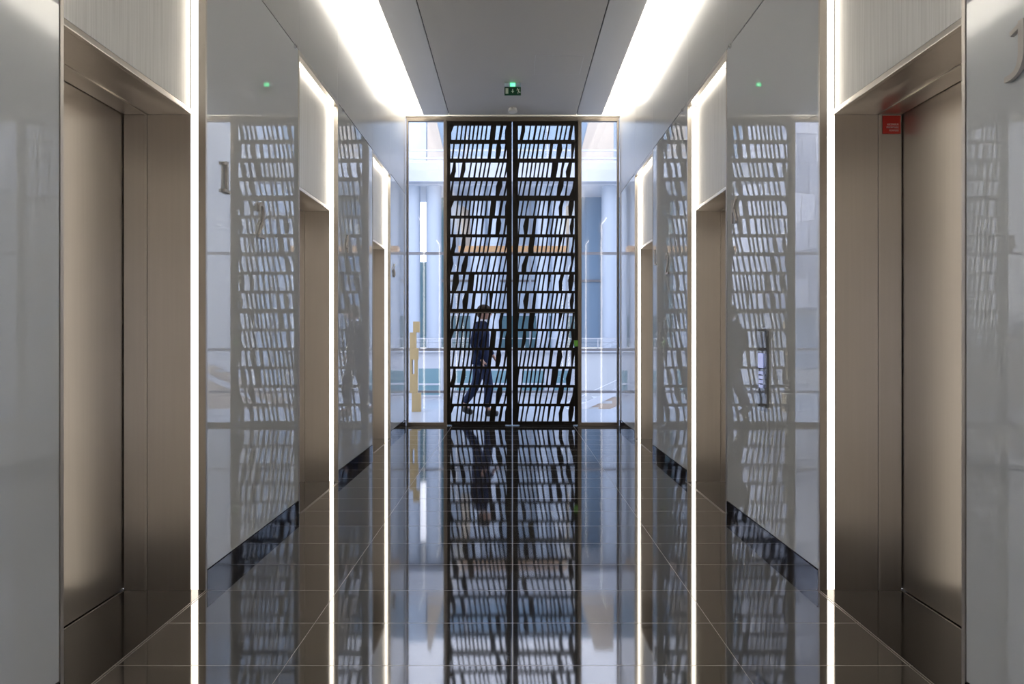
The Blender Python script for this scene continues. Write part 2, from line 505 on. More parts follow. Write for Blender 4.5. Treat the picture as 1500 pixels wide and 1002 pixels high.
GLY = {
    '1': [([(0.30, 0.0), (0.30, 1.0)], [.065, .065], 0), ([(0.04, 0.045), (0.56, 0.045)], [.045, .045], 0),
          ([(0.33, 0.985), (0.16, 0.93), (0.02, 0.90)], [.02, .05, .05], 0)],
    '2': [([(0.02, 0.74), (0.04, 0.88), (0.18, 0.97), (0.38, 0.90), (0.45, 0.72), (0.36, 0.48), (0.17, 0.23), (0.03, 0.05)],
           [.035, .055, .05, .06, .07, .06, .04, .04], 1), ([(-0.02, 0.045), (0.56, 0.045)], [.045, .05], 0)],
    '4': [([(0.36, 0.0), (0.36, 1.0)], [.06, .06], 0), ([(0.36, 0.97), (0.03, 0.31)], [.04, .04], 0),
          ([(0.0, 0.29), (0.54, 0.29)], [.04, .04], 0)],
    '6': [([(0.46, 0.93), (0.30, 0.98), (0.12, 0.80), (0.04, 0.50), (0.05, 0.25), (0.15, 0.07), (0.28, 0.03), (0.42, 0.10),
            (0.49, 0.30), (0.42, 0.48), (0.27, 0.55), (0.12, 0.46), (0.06, 0.36)],
           [.05, .05, .045, .055, .06, .05, .045, .05, .06, .05, .045, .04, .02], 1)],
    'K': [([(0.06, 0.0), (0.06, 1.0)], [.06, .06], 0), ([(0.08, 0.45), (0.56, 1.0)], [.045, .06], 0),
          ([(0.20, 0.58), (0.60, 0.0)], [.055, .065], 0)],
    'L': [([(0.06, 0.0), (0.06, 1.0)], [.06, .06], 0), ([(0.06, 0.05), (0.50, 0.05)], [.05, .05], 0)],
    'J': [([(0.50, 1.0), (0.50, 0.7), (0.50, 0.42), (0.48, 0.28), (0.43, 0.17), (0.34, 0.09), (0.20, 0.05), (0.04, 0.045)], [.075, .075, .075, .075, .07, .06, .055, .05], 1),
          ([(0.56, 0.98), (0.40, 0.90), (0.20, 0.84)], [.03, .045, .045], 0)],
}
def glyph(ch, s, yc, z0, z1, label, group='raised wall numerals and letters', wf=1.0):
    h = z1 - z0
    b = MB()
    name = 'numeral' if ch.isdigit() else 'letter'
    wid = 0.5
    r = -s                      # reading direction: +Y on the left wall, -Y on the right wall
    x0, x1 = s * (W - 0.016), s * (W - 0.004)
    for k, (pts, ws, sp) in enumerate(GLY[ch]):
        L, R = stroke(pts, ws, sp)
        eps = 0.0003 * k
        rings = []
        for l, q in zip(L, R):
            yl = yc + r * (l.x - wid / 2) * h * wf; yq = yc + r * (q.x - wid / 2) * h * wf
            zl = z0 + l.y * h; zq = z0 + q.y * h
            rings.append([(x0 + s * eps, yl, zl), (x0 + s * eps, yq, zq), (x1, yq, zq), (x1, yl, zl)])
        b.loft(rings)
    # two hidden studs to the glass
    o = b.build(name, M['numeral'], None, 0.0)
    p = GLY[ch][0][0]
    for q in (p[0], p[1] if ch in '14KLJ' else p[3]):
        yy = yc + r * (q[0] - wid / 2) * h * wf; zz = z0 + min(max(q[1], 0.06), 0.94) * h
        MB().bar((x1, yy, zz), (s * (W - 0.0002), yy, zz), 0.003, 8).build('stud', M['numeral'], o)
    tag(o, label, name, group)
glyph('1', -1, 3.82, 1.943, 2.10, 'raised nickel numeral 1 on glass just past the first lift')
glyph('2', -1, 4.36, 1.785, 1.985, 'large raised nickel numeral 2 on the glass panel beside numeral 1')
glyph('4', -1, 6.62, 1.957, 2.115, 'raised nickel numeral 4 on the glass between second and third lifts')
glyph('6', -1, 9.26, 1.957, 2.117, 'small distant raised numeral 6 on the glass beside the sidelight')
glyph('J', 1, 2.185, 1.955, 2.112, 'raised nickel letter J cut off by the picture edge')
glyph('K', 1, 4.95, 1.962, 2.118, 'raised nickel letter K on glass before the second lift')
glyph('L', 1, 7.67, 1.952, 2.11, 'raised nickel letter L on glass before the third lift')
glyph('2', 1, 7.10, 1.805, 2.01, 'large raised numeral 2 on the panel bearing letter L')

# call panel on the lettered wall
e = empty('lift_call_panel', (W, 4.37, 1.02), 'glass lift call panel with a lit blue screen below the letter K', 'call panel')
MB().box(W - 0.022, W - 0.014, 4.285, 4.455, 0.78, 1.265).build('glass_plate', M['pane'], e, 0.0015)
MB().box(W - 0.0135, W - 0.0002, 4.300, 4.44, 0.80, 1.245).build('backplate', M['wall'], e)
MB().box(W - 0.0265, W - 0.0222, 4.33, 4.41, 1.03, 1.115).build('display', M['screen'], e)
k = MB()
for r_ in range(4):
    for c_ in range(3):
        k.box(W - 0.025, W - 0.0222, 4.337 + c_ * 0.026, 4.353 + c_ * 0.026, 0.915 + r_ * 0.026, 0.931 + r_ * 0.026)
k.build('keypad', M['screen'], e)

# red firefighter notice on the first lift of the lettered wall
def text_mesh(body, size, mat, name, parent, mtx, align='LEFT', depth=0.0004):
    cu = bpy.data.curves.new(name, 'FONT')
    cu.body = body; cu.size = size; cu.align_x = align; cu.extrude = depth
    tmp = bpy.data.objects.new('tmp_text', cu)
    COL.objects.link(tmp)
    dg = bpy.context.evaluated_depsgraph_get()
    me = bpy.data.meshes.new_from_object(tmp.evaluated_get(dg))
    bpy.data.objects.remove(tmp)
    me.transform(mtx)
    me.materials.clear(); me.materials.append(mat)
    me.name = name
    o = bpy.data.objects.new(name, me)
    COL.objects.link(o)
    if parent is not None:
        o.parent = parent
        o.matrix_parent_inverse = Matrix.Translation(-parent.location)
    return o
ty = PORTS[0][1] - 0.0005
e = empty('notice_plate', (1.805, ty, 2.22), 'red firefighter lift notice with white lettering above the lift jamb', 'sign')
MB().box(1.762, 1.848, ty - 0.003, ty, 2.176, 2.262).build('plate', M['red'], e, 0.0006)
rot = Matrix.Rotation(math.radians(90), 4, 'X')
for q, (tx, zz) in enumerate((('ASCENSEUR', 2.216), ('PRIORITAIRE', 2.2015), ('POMPIERS', 2.187))):
    sz = 0.0125
    text_mesh(tx, sz, M['pink'], 'lettering', e, Matrix.Translation((1.838, ty - 0.0034, zz)) @ rot @ Matrix.Scale(0.82, 4, (1, 0, 0)), 'RIGHT')

# ------------------------------------------------------------------ ceiling fittings
b = MB()
hx0, hx1, hy0, hy1 = 0.244, 0.772, 8.08, 8.67
e = empty('ceiling_hatch', (0.5, 8.37, CZ), 'square access hatch outlined in the grey ceiling', 'hatch')
MB().box(hx0 + 0.004, hx1 - 0.004, hy0 + 0.004, hy1 - 0.004, CZ - 0.003, CZ - 0.0002).build('hatch_door', M['ceiling'], e)
q = MB()
q.box(hx0, hx0 + 0.003, hy0, hy1, CZ - 0.002, CZ - 0.0002); q.box(hx1 - 0.003, hx1, hy0, hy1, CZ - 0.002, CZ - 0.0002)
q.box(hx0, hx1, hy0, hy0 + 0.003, CZ - 0.0021, CZ - 0.0003); q.box(hx0, hx1, hy1 - 0.003, hy1, CZ - 0.0021, CZ - 0.0003)
q.build('hatch_frame', M['ext_soffit'], e)

e = empty('exit_sign', (0, 8.97, CZ), 'green exit sign hanging from the ceiling with arrow and running figure', 'exit sign')
sy = 8.97
MB().box(-0.10, 0.10, sy - 0.015, sy + 0.015, CZ - 0.045, CZ - 0.0003).build('housing', M['ext_pale'], e, 0.004)
MB().box(-0.03, 0.03, sy - 0.019, sy - 0.0155, CZ - 0.043, CZ - 0.004).build('status_lamp', M['green_led'], e)
MB().box(-0.098, 0.098, sy - 0.006, sy + 0.006, CZ - 0.145, CZ - 0.046).build('sign_face', M['green_sign'], e, 0.001)
pz = CZ - 0.145
p = MB()
p.box(-0.085, -0.052, sy - 0.0078, sy - 0.0062, pz + 0.018, pz + 0.083)
p.build('door_pictogram', M['pict'], e)
p = MB()
p.prism_xz([(-0.006, pz + 0.075), (0.006, pz + 0.075), (0.006, pz + 0.052), (0.019, pz + 0.052), (0.0, pz + 0.026), (-0.019, pz + 0.052), (-0.006, pz + 0.052)], sy - 0.0078, sy - 0.0062)
p.build('arrow_pictogram', M['pict'], e)
p = MB()
def seg(a, c, w):
    a = Vector(a); c = Vector(c); d = (c - a).normalized(); n = Vector((-d.y, d.x)) * w
    p.prism_xz([((a + n).x, (a + n).y), ((c + n).x, (c + n).y), ((c - n).x, (c - n).y), ((a - n).x, (a - n).y)], sy - 0.0078, sy - 0.0062)
cx = 0.066
p.prism_xz([(cx - 0.009 + 0.007 * math.cos(a * math.pi / 5), pz + 0.079 + 0.007 * math.sin(a * math.pi / 5)) for a in range(10)], sy - 0.0078, sy - 0.0062)
seg((cx - 0.004, pz + 0.072), (cx + 0.008, pz + 0.044), 0.006)
seg((cx - 0.004, pz + 0.069), (cx - 0.020, pz + 0.060), 0.003)
seg((cx, pz + 0.067), (cx + 0.017, pz + 0.074), 0.003)
seg((cx + 0.008, pz + 0.044), (cx - 0.004, pz + 0.034), 0.004)
seg((cx - 0.004, pz + 0.034), (cx - 0.003, pz + 0.018), 0.0035)
seg((cx + 0.008, pz + 0.044), (cx + 0.016, pz + 0.033), 0.004)
seg((cx + 0.016, pz + 0.033), (cx + 0.027, pz + 0.037), 0.0035)
p.build('runner_pictogram', M['pict'], e)

e = empty('smoke_detector', (0, 9.95, CZ), 'round white smoke detector on the ceiling above the screen doors', 'smoke detector')
MB().lathe(0, 9.95, [(0.055, CZ - 0.0002), (0.055, CZ - 0.018), (0.052, CZ - 0.020)]).build('base', M['white'], e, smooth=True)
MB().lathe(0, 9.95, [(0.060, CZ - 0.0205), (0.064, CZ - 0.028), (0.062, CZ - 0.045), (0.048, CZ - 0.058), (0.02, CZ - 0.062)]).build('sensor_head', M['white'], e, smooth=True)
MB().box(-0.011, -0.006, 9.886, 9.897, CZ - 0.016, CZ - 0.006).build('indicator', M['black'], e)

# ------------------------------------------------------------------ glazed end: sidelights and screen doors
SC = F / YE
px = lambda x, Y=YE: (x - VX) * Y / F
pz_ = lambda y, Y=YE: H + (VY - y) * Y / F
FT = 4.245
def window(n, xa, xb, label):
    w = 0.048
    e = empty('window_%d' % n, ((xa + xb) / 2, YE, 0), label, 'window')
    e['kind'] = 'structure'
    b = MB()
    b.box(xa, xb, YE - 0.03, YE + 0.04, FT - 0.055, FT)
    b.box(xa, xb, YE - 0.03, YE + 0.04, 0.0005, 0.045)
    s = -1 if xa < 0 else 1
    inner = xb if s < 0 else xa
    outer = xa if s < 0 else xb
    b.box(inner, inner + s * w, YE - 0.03, YE + 0.04, 0.045, FT - 0.055)
    b.box(outer, outer - s * 0.026, YE - 0.03, YE + 0.04, 0.045, FT - 0.055)
    b.build('window_frame', M['bronze'], e, 0.002)
    MB().box(min(inner + s * w, outer - s * 0.026), max(inner + s * w, outer - s * 0.026), YE + 0.0, YE + 0.012, 0.045, FT - 0.055).build('pane', M['pane'], e)
window(1, -W + 0.004, px(655) , 'narrow glazed sidelight with bronze frame beside the numbered wall')
window(2, px(846.5), W - 0.004, 'narrow glazed sidelight with bronze frame beside the lettered wall')

# screen rows: pixel heights of the openings, top and bottom
ROWS = [(183.8, 205), (210.5, 232.5), (238, 260), (265.2, 286.8), (294, 315.9), (320, 343.3), (347.5, 370.9), (375, 398.2),
        (402.4, 425.9), (429.7, 452.5), (459, 481.6), (485.4, 509.4), (513.2, 536.7), (540.5, 563.9), (567.8, 591.4), (595.3, 617.2)]
# each bar: (top_l, top_r, [(f, l, r), ...], bottom_l, bottom_r) in leaf drawing units
def B(t0, t1, b0, b1, *mid): return (t0, t1, mid, b0, b1)
PAT = {
'A': [B(76,128,76,92,(.5,76,92)), B(167,183,145,163), B(218,237,198,215), B(268,290,248,268), B(317,337,298,317), B(365,387,343,362), B(417,437,394,412), B(467,487,444,463), B(522,540,497,519), B(578,645,558,625), B(697,733,668,700,(.5,680,715)), B(768,776,747,776,(.35,750,776))],
'B': [B(118,137,95,117), B(196,215,170,190), B(250,270,225,245), B(303,322,272,293), B(350,372,325,343), B(405,425,382,402), B(470,497,450,472), B(555,600,535,575), B(650,693,630,677,(.3,640,705),(.7,635,695)), B(752,776,725,750,(.4,742,776),(.5,739,764))],
'C': [B(118,148,78,132,(.6,98,150),(.85,80,136)), B(230,268,197,240,(.5,212,266)), B(330,348,297,317), B(392,410,360,385,(.5,375,397)), B(453,472,422,442), B(505,525,473,493), B(557,577,523,543), B(668,687,622,642), B(717,737,675,695), B(766,776,735,752,(.6,750,774))],
'D': [B(105,125,78,103,(.7,82,108)), B(190,212,163,182), B(250,270,215,235), B(318,337,285,303), B(392,415,362,383,(.6,365,388)), B(455,477,418,437), B(520,542,485,503), B(592,610,550,570), B(662,718,632,675,(.35,640,718)), B(762,776,728,750,(.5,748,772))],
'E': [B(76,110,76,92,(.5,76,120)), B(183,205,155,175), B(260,300,210,272,(.6,220,290)), B(365,382,325,343), B(435,455,390,410), B(495,515,455,473), B(553,577,518,545,(.5,540,562)), B(632,652,590,612), B(700,718,662,685), B(757,776,720,740,(.2,752,774))],
'F': [B(120,183,97,152,(.5,108,188)), B(237,268,205,230,(.5,225,250)), B(308,378,285,358), B(410,430,385,410), B(465,483,435,462), B(520,538,490,512), B(575,592,542,565), B(617,640,588,610), B(668,688,637,658), B(720,738,690,710), B(768,776,740,762,(.75,748,772))],
'G': [B(105,125,78,100,(.8,82,108)), B(180,205,160,180), B(258,307,232,285,(.5,228,300)), B(358,395,333,375), B(458,477,440,462), B(527,545,500,525), B(556,606,562,580), B(638,655,608,632), B(688,707,655,677), B(743,760,710,730)],
'H': [B(113,135,92,110,(.5,93,115)), B(183,203,143,167), B(237,257,203,222), B(290,310,255,278,(.6,268,285)), B(388,412,355,380), B(435,460,410,433), B(490,510,462,485), B(552,575,520,545), B(617,640,592,612,(.6,600,615)), B(697,735,675,712,(.5,672,715))],
'I': [B(152,195,125,165,(.4,145,195)), B(253,270,225,245), B(315,343,285,312), B(383,400,347,367), B(437,453,400,420), B(487,505,455,473), B(585,605,553,577), B(640,660,605,627), B(697,715,660,682), B(748,785,717,755,(.5,730,770)), B(794,806,803,806)],
'J': [B(142,160,115,135), B(195,215,160,183), B(245,265,213,233), B(297,318,265,287), B(348,370,320,345), B(417,440,390,415), B(500,540,477,513), B(592,640,570,620,(.4,580,650)), B(695,715,672,695), B(758,806,757,775,(.3,757,797))],
'K': [B(104,128,100,107,(.5,100,115)), B(165,185,145,160), B(220,240,195,212), B(270,290,242,262), B(317,335,292,310), B(370,388,340,360), B(420,440,390,412), B(472,492,445,467), B(525,602,503,572,(.5,515,590)), B(645,680,618,648,(.5,630,660)), B(727,770,695,742,(.6,690,755))],
'L': [B(137,157,107,123), B(190,212,155,177), B(250,278,225,247), B(335,362,305,327,(.5,315,337)), B(392,415,358,380), B(475,490,432,450), B(540,557,493,513), B(607,668,577,622,(.4,588,662)), B(705,723,677,698), B(783,806,735,806,(.5,770,806))],
'M': [B(104,125,100,107), B(163,183,133,155), B(222,245,192,208,(.6,202,217)), B(318,343,288,308), B(370,390,340,360), B(422,442,393,412), B(477,512,460,478), B(550,572,527,545), B(627,672,608,645,(.45,603,650)), B(735,790,727,765,(.3,722,790),(.6,722,780))],
'N': [B(118,140,107,120), B(195,243,182,220,(.5,168,235)), B(298,335,273,315), B(400,423,378,400), B(473,497,442,465), B(527,547,497,520), B(577,600,547,570), B(635,655,603,622), B(685,707,655,677), B(763,790,748,777,(.5,738,790),(.75,740,780))],
'O': [B(104,125,100,107,(.7,100,109)), B(175,205,148,172), B(248,318,230,298,(.7,232,297)), B(353,370,330,350), B(407,425,383,402), B(460,478,435,453), B(513,530,490,507), B(557,577,533,553), B(607,655,585,603,(.5,598,628)), B(662,678,633,653), B(712,728,688,705), B(775,806,745,777,(.5,768,790))],
'P': [B(118,140,100,110), B(197,240,148,207,(.6,152,215)), B(307,322,257,277), B(370,390,327,345), B(437,455,393,413), B(490,512,462,480), B(565,595,533,553), B(637,657,602,623), B(688,710,657,680), B(752,806,727,762,(.45,759,780))],
'Q': [B(170,207,143,182,(.5,158,207)), B(270,285,242,265,(.4,265,281)), B(333,353,302,328), B(402,422,367,387), B(455,475,418,442), B(505,525,470,490), B(605,625,560,587), B(657,680,625,648), B(708,735,680,697), B(755,806,728,780,(.5,762,806))],
}
SEQ = {-1: 'ABCDABCEFGHABCDA', 1: 'IJKLMNOPMNOQJKLM'}
def screen_door(s):
    if s < 0:
        L, R, ol, orr, base = 655.2, 749.7, 659.6, 742.2, 650.0
        lab = 'dark laser-cut screen door leaf with the walking person behind it'
    else:
        L, R, ol, orr, base = 750.8, 846.3, 758.8, 841.8, 746.0
        lab = 'dark laser-cut screen door leaf beside the green release box'
    e = empty('screen_door', (px((L + R) / 2), YE, 0), lab, 'screen door', 'pair of screen doors')
    ya, yb = YE - 0.022, YE + 0.028
    top = FT - 0.057
    for a, c in ((L, ol), (orr, R)):
        MB().box(px(a), px(c), ya, yb, 0.012, top).build('stile', M['dark'], e, 0.002)
    edges = [(top, pz_(ROWS[0][0]))]
    for i in range(15):
        edges.append((pz_(ROWS[i][1]), pz_(ROWS[i + 1][0])))
    edges.append((pz_(ROWS[15][1]), 0.012))
    for i, (zt, zb) in enumerate(edges):
        big = i in (0, 4, 10, 16)
        MB().box(px(ol), px(orr), ya if big else ya + 0.008, yb, zb, zt).build('rail', M['dark'], e, 0.001)
    for i, key in enumerate(SEQ[s]):
        zt, zb = pz_(ROWS[i][0]), pz_(ROWS[i][1])
        m = MB()
        cv = lambda c: min(max(px(base + c / 8.349), px(ol)), px(orr))
        for t0, t1, mid, b0, b1 in PAT[key]:
            rows = [(0, t0, t1)] + list(mid) + [(1, b0, b1)]
            rings = []
            for f, l, r in rows:
                z = zt + (zb - zt) * f
                xl, xr = cv(l), cv(r)
                if xr - xl < 0.0006:
                    xr = xl + 0.0006 if xl < px(orr) - 0.001 else xl
                    xl = xr - 0.0006
                rings.append([(xl, YE - 0.012, z), (xr, YE - 0.012, z), (xr, YE + 0.006, z), (xl, YE + 0.006, z)])
            m.loft(rings)
        m.build('fretwork_row', M['dark'], e)
    MB().box(px(ol), px(orr), YE + 0.007, YE + 0.015, pz_(ROWS[15][1]) , pz_(ROWS[0][0])).build('pane', M['pane'], e)
    # pivot shoe at the floor and small joint bead on the middle transom
    a = 665 if s < 0 else 827
    MB().box(px(a), px(a + 9), ya - 0.012, ya, 0.012, 0.035).build('pivot_shoe', M['dark'], e, 0.002)
    MB().box(px(ol) + 0.005, px(orr) - 0.005, ya - 0.003, ya, pz_(458.0), pz_(457.2)).build('transom_bead', M['bronze'], e)
    MB().box(px(ol) + 0.02, px(orr) - 0.02, ya + 0.01, yb - 0.01, 0.0005, 0.0115).build('floor_seal', M['black'], e)
screen_door(-1)
screen_door(1)
b = MB().box(px(655.1), px(846.4), YE - 0.03, YE + 0.04, FT - 0.055, FT)
struct(b, 'trim_3', M['bronze'], 0.002, 'bronze head frame above the screen doors', 'trim')
o = MB().box(px(840.5), px(846.2), YE - 0.060, YE - 0.0225, pz_(507.5), pz_(498.5)).build('release_box', M['green_box'], None, 0.003)
tag(o, 'small green emergency release box at the edge of the screen door', 'release box')

# ------------------------------------------------------------------ outside: vestibule, plaza and buildings
VF = 12.7
b = MB().box(-9, 9, YE + 0.0501, VF + 0.1, -0.12, 0.0)  # reflected daylight on the polished floor put in as a pale colour
struct(b, 'ground', M['stone'], label='vestibule floor outside the doors, its bright reflection painted as pale stone', cat='ground')
b = MB().box(-40, 40, VF + 0.11, 70, -0.95, -0.75)
struct(b, 'ground_plaza', M['stone'], label='pale paved plaza below the opposite building', cat='ground')
e = empty('window_3', (0, VF, 0), 'outer glazed vestibule front with dark transoms', 'window')
e['kind'] = 'structure'
b = MB()
for zz in (2.64, 1.015, 0.30):
    b.box(-8, 8, VF - 0.03, VF + 0.03, zz - 0.022, zz + 0.022)
b.build('window_frame', M['ext_rail'], e)
MB().box(-8, 8, VF - 0.006, VF + 0.006, 0.0, 5.2).build('pane', M['pane'], e)
o = MB().box(px(672, 13.1), px(830, 13.1), 13.0, 13.25, pz_(371, 13.0), pz_(360, 13.0)).build('entrance_beam', M['ext_orange'], None, 0.005)
tag(o, 'warm brown horizontal beam outside behind the screen doors', 'beam')
for xx in (px(672, 13.1), px(830, 13.1)):
    pass

# stepped tan stand by the sidelight
e = empty('stepped_stand', (-1.62, 12.35, 0), 'tall stepped tan board stand outside behind the sidelight', 'display stand')
Y1, Y2 = 12.3, 12.42
blk = [(603, 616, 576, 606, 'base'), (600, 611, 548, 576, 'lower_block'), (600, 603.5, 527, 548, 'lower_post'), (607, 611, 527, 548, 'upper_post'),
       (600, 612, 510, 527, 'middle_block'), (600, 609, 487, 510, 'upper_block'), (605, 614, 471, 487, 'top_block')]
for a, c, t, u, nm in blk:
    z1 = max(pz_(u, Y1), 0.0)
    MB().box(px(a, Y1), px(c, Y1), Y1, Y2, 0.0 if nm == 'base' else z1, pz_(t, Y1)).build(nm, M['ext_tan'], e, 0.003)

# opposite building
BY = 24.0
bx = lambda x: px(x, BY)
bz = lambda y: pz_(y, BY)
e = empty('office_building', (0, BY, -0.75), 'white office building with columned terrace opposite the lobby doors', 'building')
m = MB()
m.box(-4.4, 4.4, BY, BY + 1.2, -0.75, bz(516))
m.build('base_wall', M['ext_white'], e)
m = MB()
for k in range(5):
    pass
m.box(bx(848), 4.4, BY - 0.03, BY - 0.0, -0.75, bz(518))
m.build('concrete_panels', M['ext_grey'], e)
def ewin(a, c, t, u, mat=M['ext_teal']):
    w = MB().box(bx(a), bx(c), BY - 0.05, BY - 0.001, bz(u), bz(t)).build('building_window', M['ext_white'], e)
    x0, x1 = bx(a) + 0.06, bx(c) - 0.06
    g = MB().box(x0, x1, BY - 0.06, BY - 0.051, bz(u) + 0.06, bz(t) - 0.06).build('building_pane', mat, w)
    r = MB().box(x0, x1, BY - 0.075, BY - 0.061, bz((t + u * 1.4) / 2.4) - 0.03, bz((t + u * 1.4) / 2.4) + 0.03).build('building_transom', M['ext_white'], w)
ewin(611, 648, 537, 581)
ewin(664, 697, 540, 578)
ewin(715, 745, 540, 578)
ewin(762, 800, 540, 578)
ewin(808, 838, 540, 578)
MB().box(-4.4, 4.4, BY - 0.15, BY + 1.4, bz(516), bz(511)).build('terrace_edge', M['ext_white'], e)
m = MB(); m.box(-4.4, 4.4, BY - 0.02, BY + 0.02, bz(496.5), bz(495)); m.build('terrace_rail', M['ext_white'], e)
m = MB().box(-4.4, 4.4, BY - 0.004, BY + 0.004, bz(511), bz(496.5)); m.build('balustrade_glass', M['pane'], e)
for k in range(12):
    x = -4.3 + k * 0.78
    MB().box(x - 0.015, x + 0.015, BY - 0.02, BY + 0.02, bz(511), bz(496.5)).build('rail_post', M['ext_white'], e)
# recessed shop glazing
GY = 26.6
MB().box(px(626, GY), 4.8, GY, GY + 0.3, bz(511), 6.4).build('glazing', M['ext_teal'], e)
MB().box(px(660, GY), px(850, GY), GY - 0.05, GY - 0.001, 2.0, 6.3).build('pale_wall', M['ext_pale'], e)
MB().box(px(852, GY), 4.8, GY - 0.05, GY - 0.001, bz(511), 6.3).build('blue_glazing', M['ext_blue'], e)
MB().box(-4.8, px(626, GY) - 0.01, GY, GY + 0.3, bz(511), pz_(384, GY)).build('low_glazing', M['ext_teal'], e)
for k in range(8):
    x = -4.5 + k * 1.28
    if x < px(626, GY): continue
    MB().box(x - 0.035, x + 0.035, GY - 0.15, GY - 0.051, bz(511), 6.4).build('mullion', M['ext_white'], e)
MB().box(px(626, GY), 4.8, GY - 0.12, GY - 0.052, 3.2, 3.28).build('glazing_transom', M['ext_rail'], e)
for cxp, r in ((604.5, 0.25), (635.5, 0.25), (700, 0.25), (723, 0.2), (795, 0.22), (818, 0.25), (893, 0.27)):
    MB().lathe(px(cxp, 24.7), 24.7, [(r, bz(511)), (r, 6.2)], 28).build('column', M['ext_col'], e, smooth=True)
# slab, fascia
MB().box(-4.6, 4.6, BY - 0.1, 27.5, bz(267), bz(262)).build('soffit', M['ext_soffit'], e)
m = MB()
for k in range(6):
    x = -5.2 + k * 1.75
    m.box(x, x + 1.735, BY - 0.25, BY + 0.2, bz(268), bz(238))
m.build('fascia', M['ext_white'], e)
for yv in (233.5, 222):
    MB().box(-5.2, 5.2, BY - 0.2, BY - 0.15, bz(yv + 1.6), bz(yv - 1)).build('upper_rail', M['ext_white'], e)
MB().box(-5.2, 5.2, BY - 0.18, BY - 0.17, bz(238), bz(222)).build('upper_balustrade', M['pane'], e)
MB().box(-5, 5, 26.0, 26.3, bz(262), 9.2).build('upper_wall', M['ext_blue'], e)
MB().box(px(590, 25.7), px(624, 25.7), 25.7, 25.99, bz(262), 9.2).build('upper_panel', M['ext_pale'], e)
m = MB()
for k in range(7):
    x = -4.4 + k * 1.4
    m.box(x - 0.03, x + 0.03, 25.9, 25.999, bz(262), 9.2)
m.build('upper_mullions', M['ext_white'], e)
# sloping beige fins either side
MB().prism_xz([(bx(621), 9.2), (bx(626), 9.2), (bx(655), bz(250)), (bx(655), bz(262)), (bx(621), bz(262))], 25.0, 25.6).build('sloping_fin', M['ext_beige'], e)
MB().prism_xz([(bx(905), 9.2), (bx(876), 9.2), (bx(846), bz(250)), (bx(846), bz(262)), (bx(905), bz(262))], 25.0, 25.6).build('sloping_fin', M['ext_beige'], e)
# beige wedge-shaped wall behind the screen
MB().prism_xz([(bx(684), bz(300)), (bx(700), bz(366)), (bx(672), bz(366)), (bx(672), bz(290))], 25.2, 25.5).build('beige_wedge', M['ext_beige'], e)
MB().prism_xz([(bx(838), bz(290)), (bx(838), bz(366)), (bx(812), bz(366)), (bx(824), bz(300))], 25.2, 25.5).build('beige_wedge', M['ext_beige'], e)

# staircase climbing away to the side
e = empty('outdoor_staircase', (3, 17, -0.75), 'outdoor stair with white stringers rising past the sidelight', 'staircase')
x0, x1, sl = 0.9, 6.4, 0.46
z0 = -0.75
def para(xa, xb, lo, hi, ya, yb, name, mat):
    f = lambda x: z0 + (x - x0) * sl
    MB().prism_xz([(xa, f(xa) + lo), (xb, f(xb) + lo), (xb, f(xb) + hi), (xa, f(xa) + hi)], ya, yb).build(name, mat, e)
para(x0, x1, 0.0, 0.16, 17.0, 17.06, 'stringer', M['ext_white'])
para(x0 + 0.9, x1, -0.36, -0.24, 16.9, 16.96, 'stringer', M['ext_white'])
for k in range(17):
    xa = x0 + 0.1 + k * 0.31
    MB().box(xa, xa + 0.33, 17.06, 18.4, z0 + (xa - x0) * sl, z0 + (xa - x0) * sl + 0.06).build('tread', M['ext_grey'], e)
MB().prism_xz([(x0 + 0.4, z0), (x1, z0), (x1, z0 + (x1 - x0) * sl + 0.02), (x0 + 0.4, z0 + 0.4 * sl + 0.02)], 17.065, 17.2).build('side_wall', M['ext_brown'], e)
MB().bar((x0 + 0.2, 17.03, z0 + 0.42), (x1, 17.03, z0 + 0.42 + (x1 - x0 - 0.2) * sl), 0.018).build('handrail', M['ext_white'], e)
for k in range(6):
    xa = x0 + 0.5 + k * 0.9
    MB().bar((xa, 17.03, z0 + 0.12 + (xa - x0) * sl), (xa, 17.03, z0 + 0.33 + (xa - x0) * sl), 0.012).build('baluster', M['ext_white'], e)

# buildings caught only by the mirror-like glass walls
e = empty('relief_building', (-12, 30, -0.75), 'building with folded pale metal cladding mirrored in the lettered wall', 'building')
MB().box(-15, -7.2, 30, 40, 2.4, 16).build('cladding', M['relief'], e)
MB().box(-14.5, -7.8, 31, 39, -0.75, 2.4).build('ground_floor', M['ext_soffit'], e)
for k in range(3):
    x = -14 + k * 2.1
    MB().box(x, x + 1.2, 30.9, 30.99, 0.0, 2.2).build('shop_window', M['ext_pale'], e)
e = empty('grey_tower', (6.6, 27, -0.75), 'grey wall tower with vertical lettering mirrored in the numbered wall', 'building')
MB().box(4.95, 7.6, 22.0, 23.2, -0.75, 7.6).build('wall', M['ext_grey'], e)
MB().box(5.9, 10.5, 30.0, 32, -0.75, 14).build('glass_block', M['ext_pale'], e)
m = MB()
for k in range(10):
    m.box(5.9, 10.5, 29.9, 29.999, 1.5 * k, 1.5 * k + 0.25)
for k in range(7):
    m.box(5.9 + 0.75 * k, 5.98 + 0.75 * k, 29.9, 29.999, 0, 14)
m.build('glass_block_mullions', M['ext_white'], e)
text_mesh('passerelle des reflets', 0.62, M['ext_white'], 'lettering', e,
          Matrix.Translation((5.45, 21.985, 0.4)) @ rot @ Matrix.Rotation(math.radians(90), 4, 'Z'), 'LEFT', 0.01)
e = empty('apartment_block', (-11, 20, -0.75), 'apartment block with rows of windows mirrored in the near glass panel', 'building')
MB().prism_xz([(-8.0, -0.75), (-15, -0.75), (-15, 6.0), (-8.0, 5.3)], 20, 27).build('wall', M['ext_grey'], e)
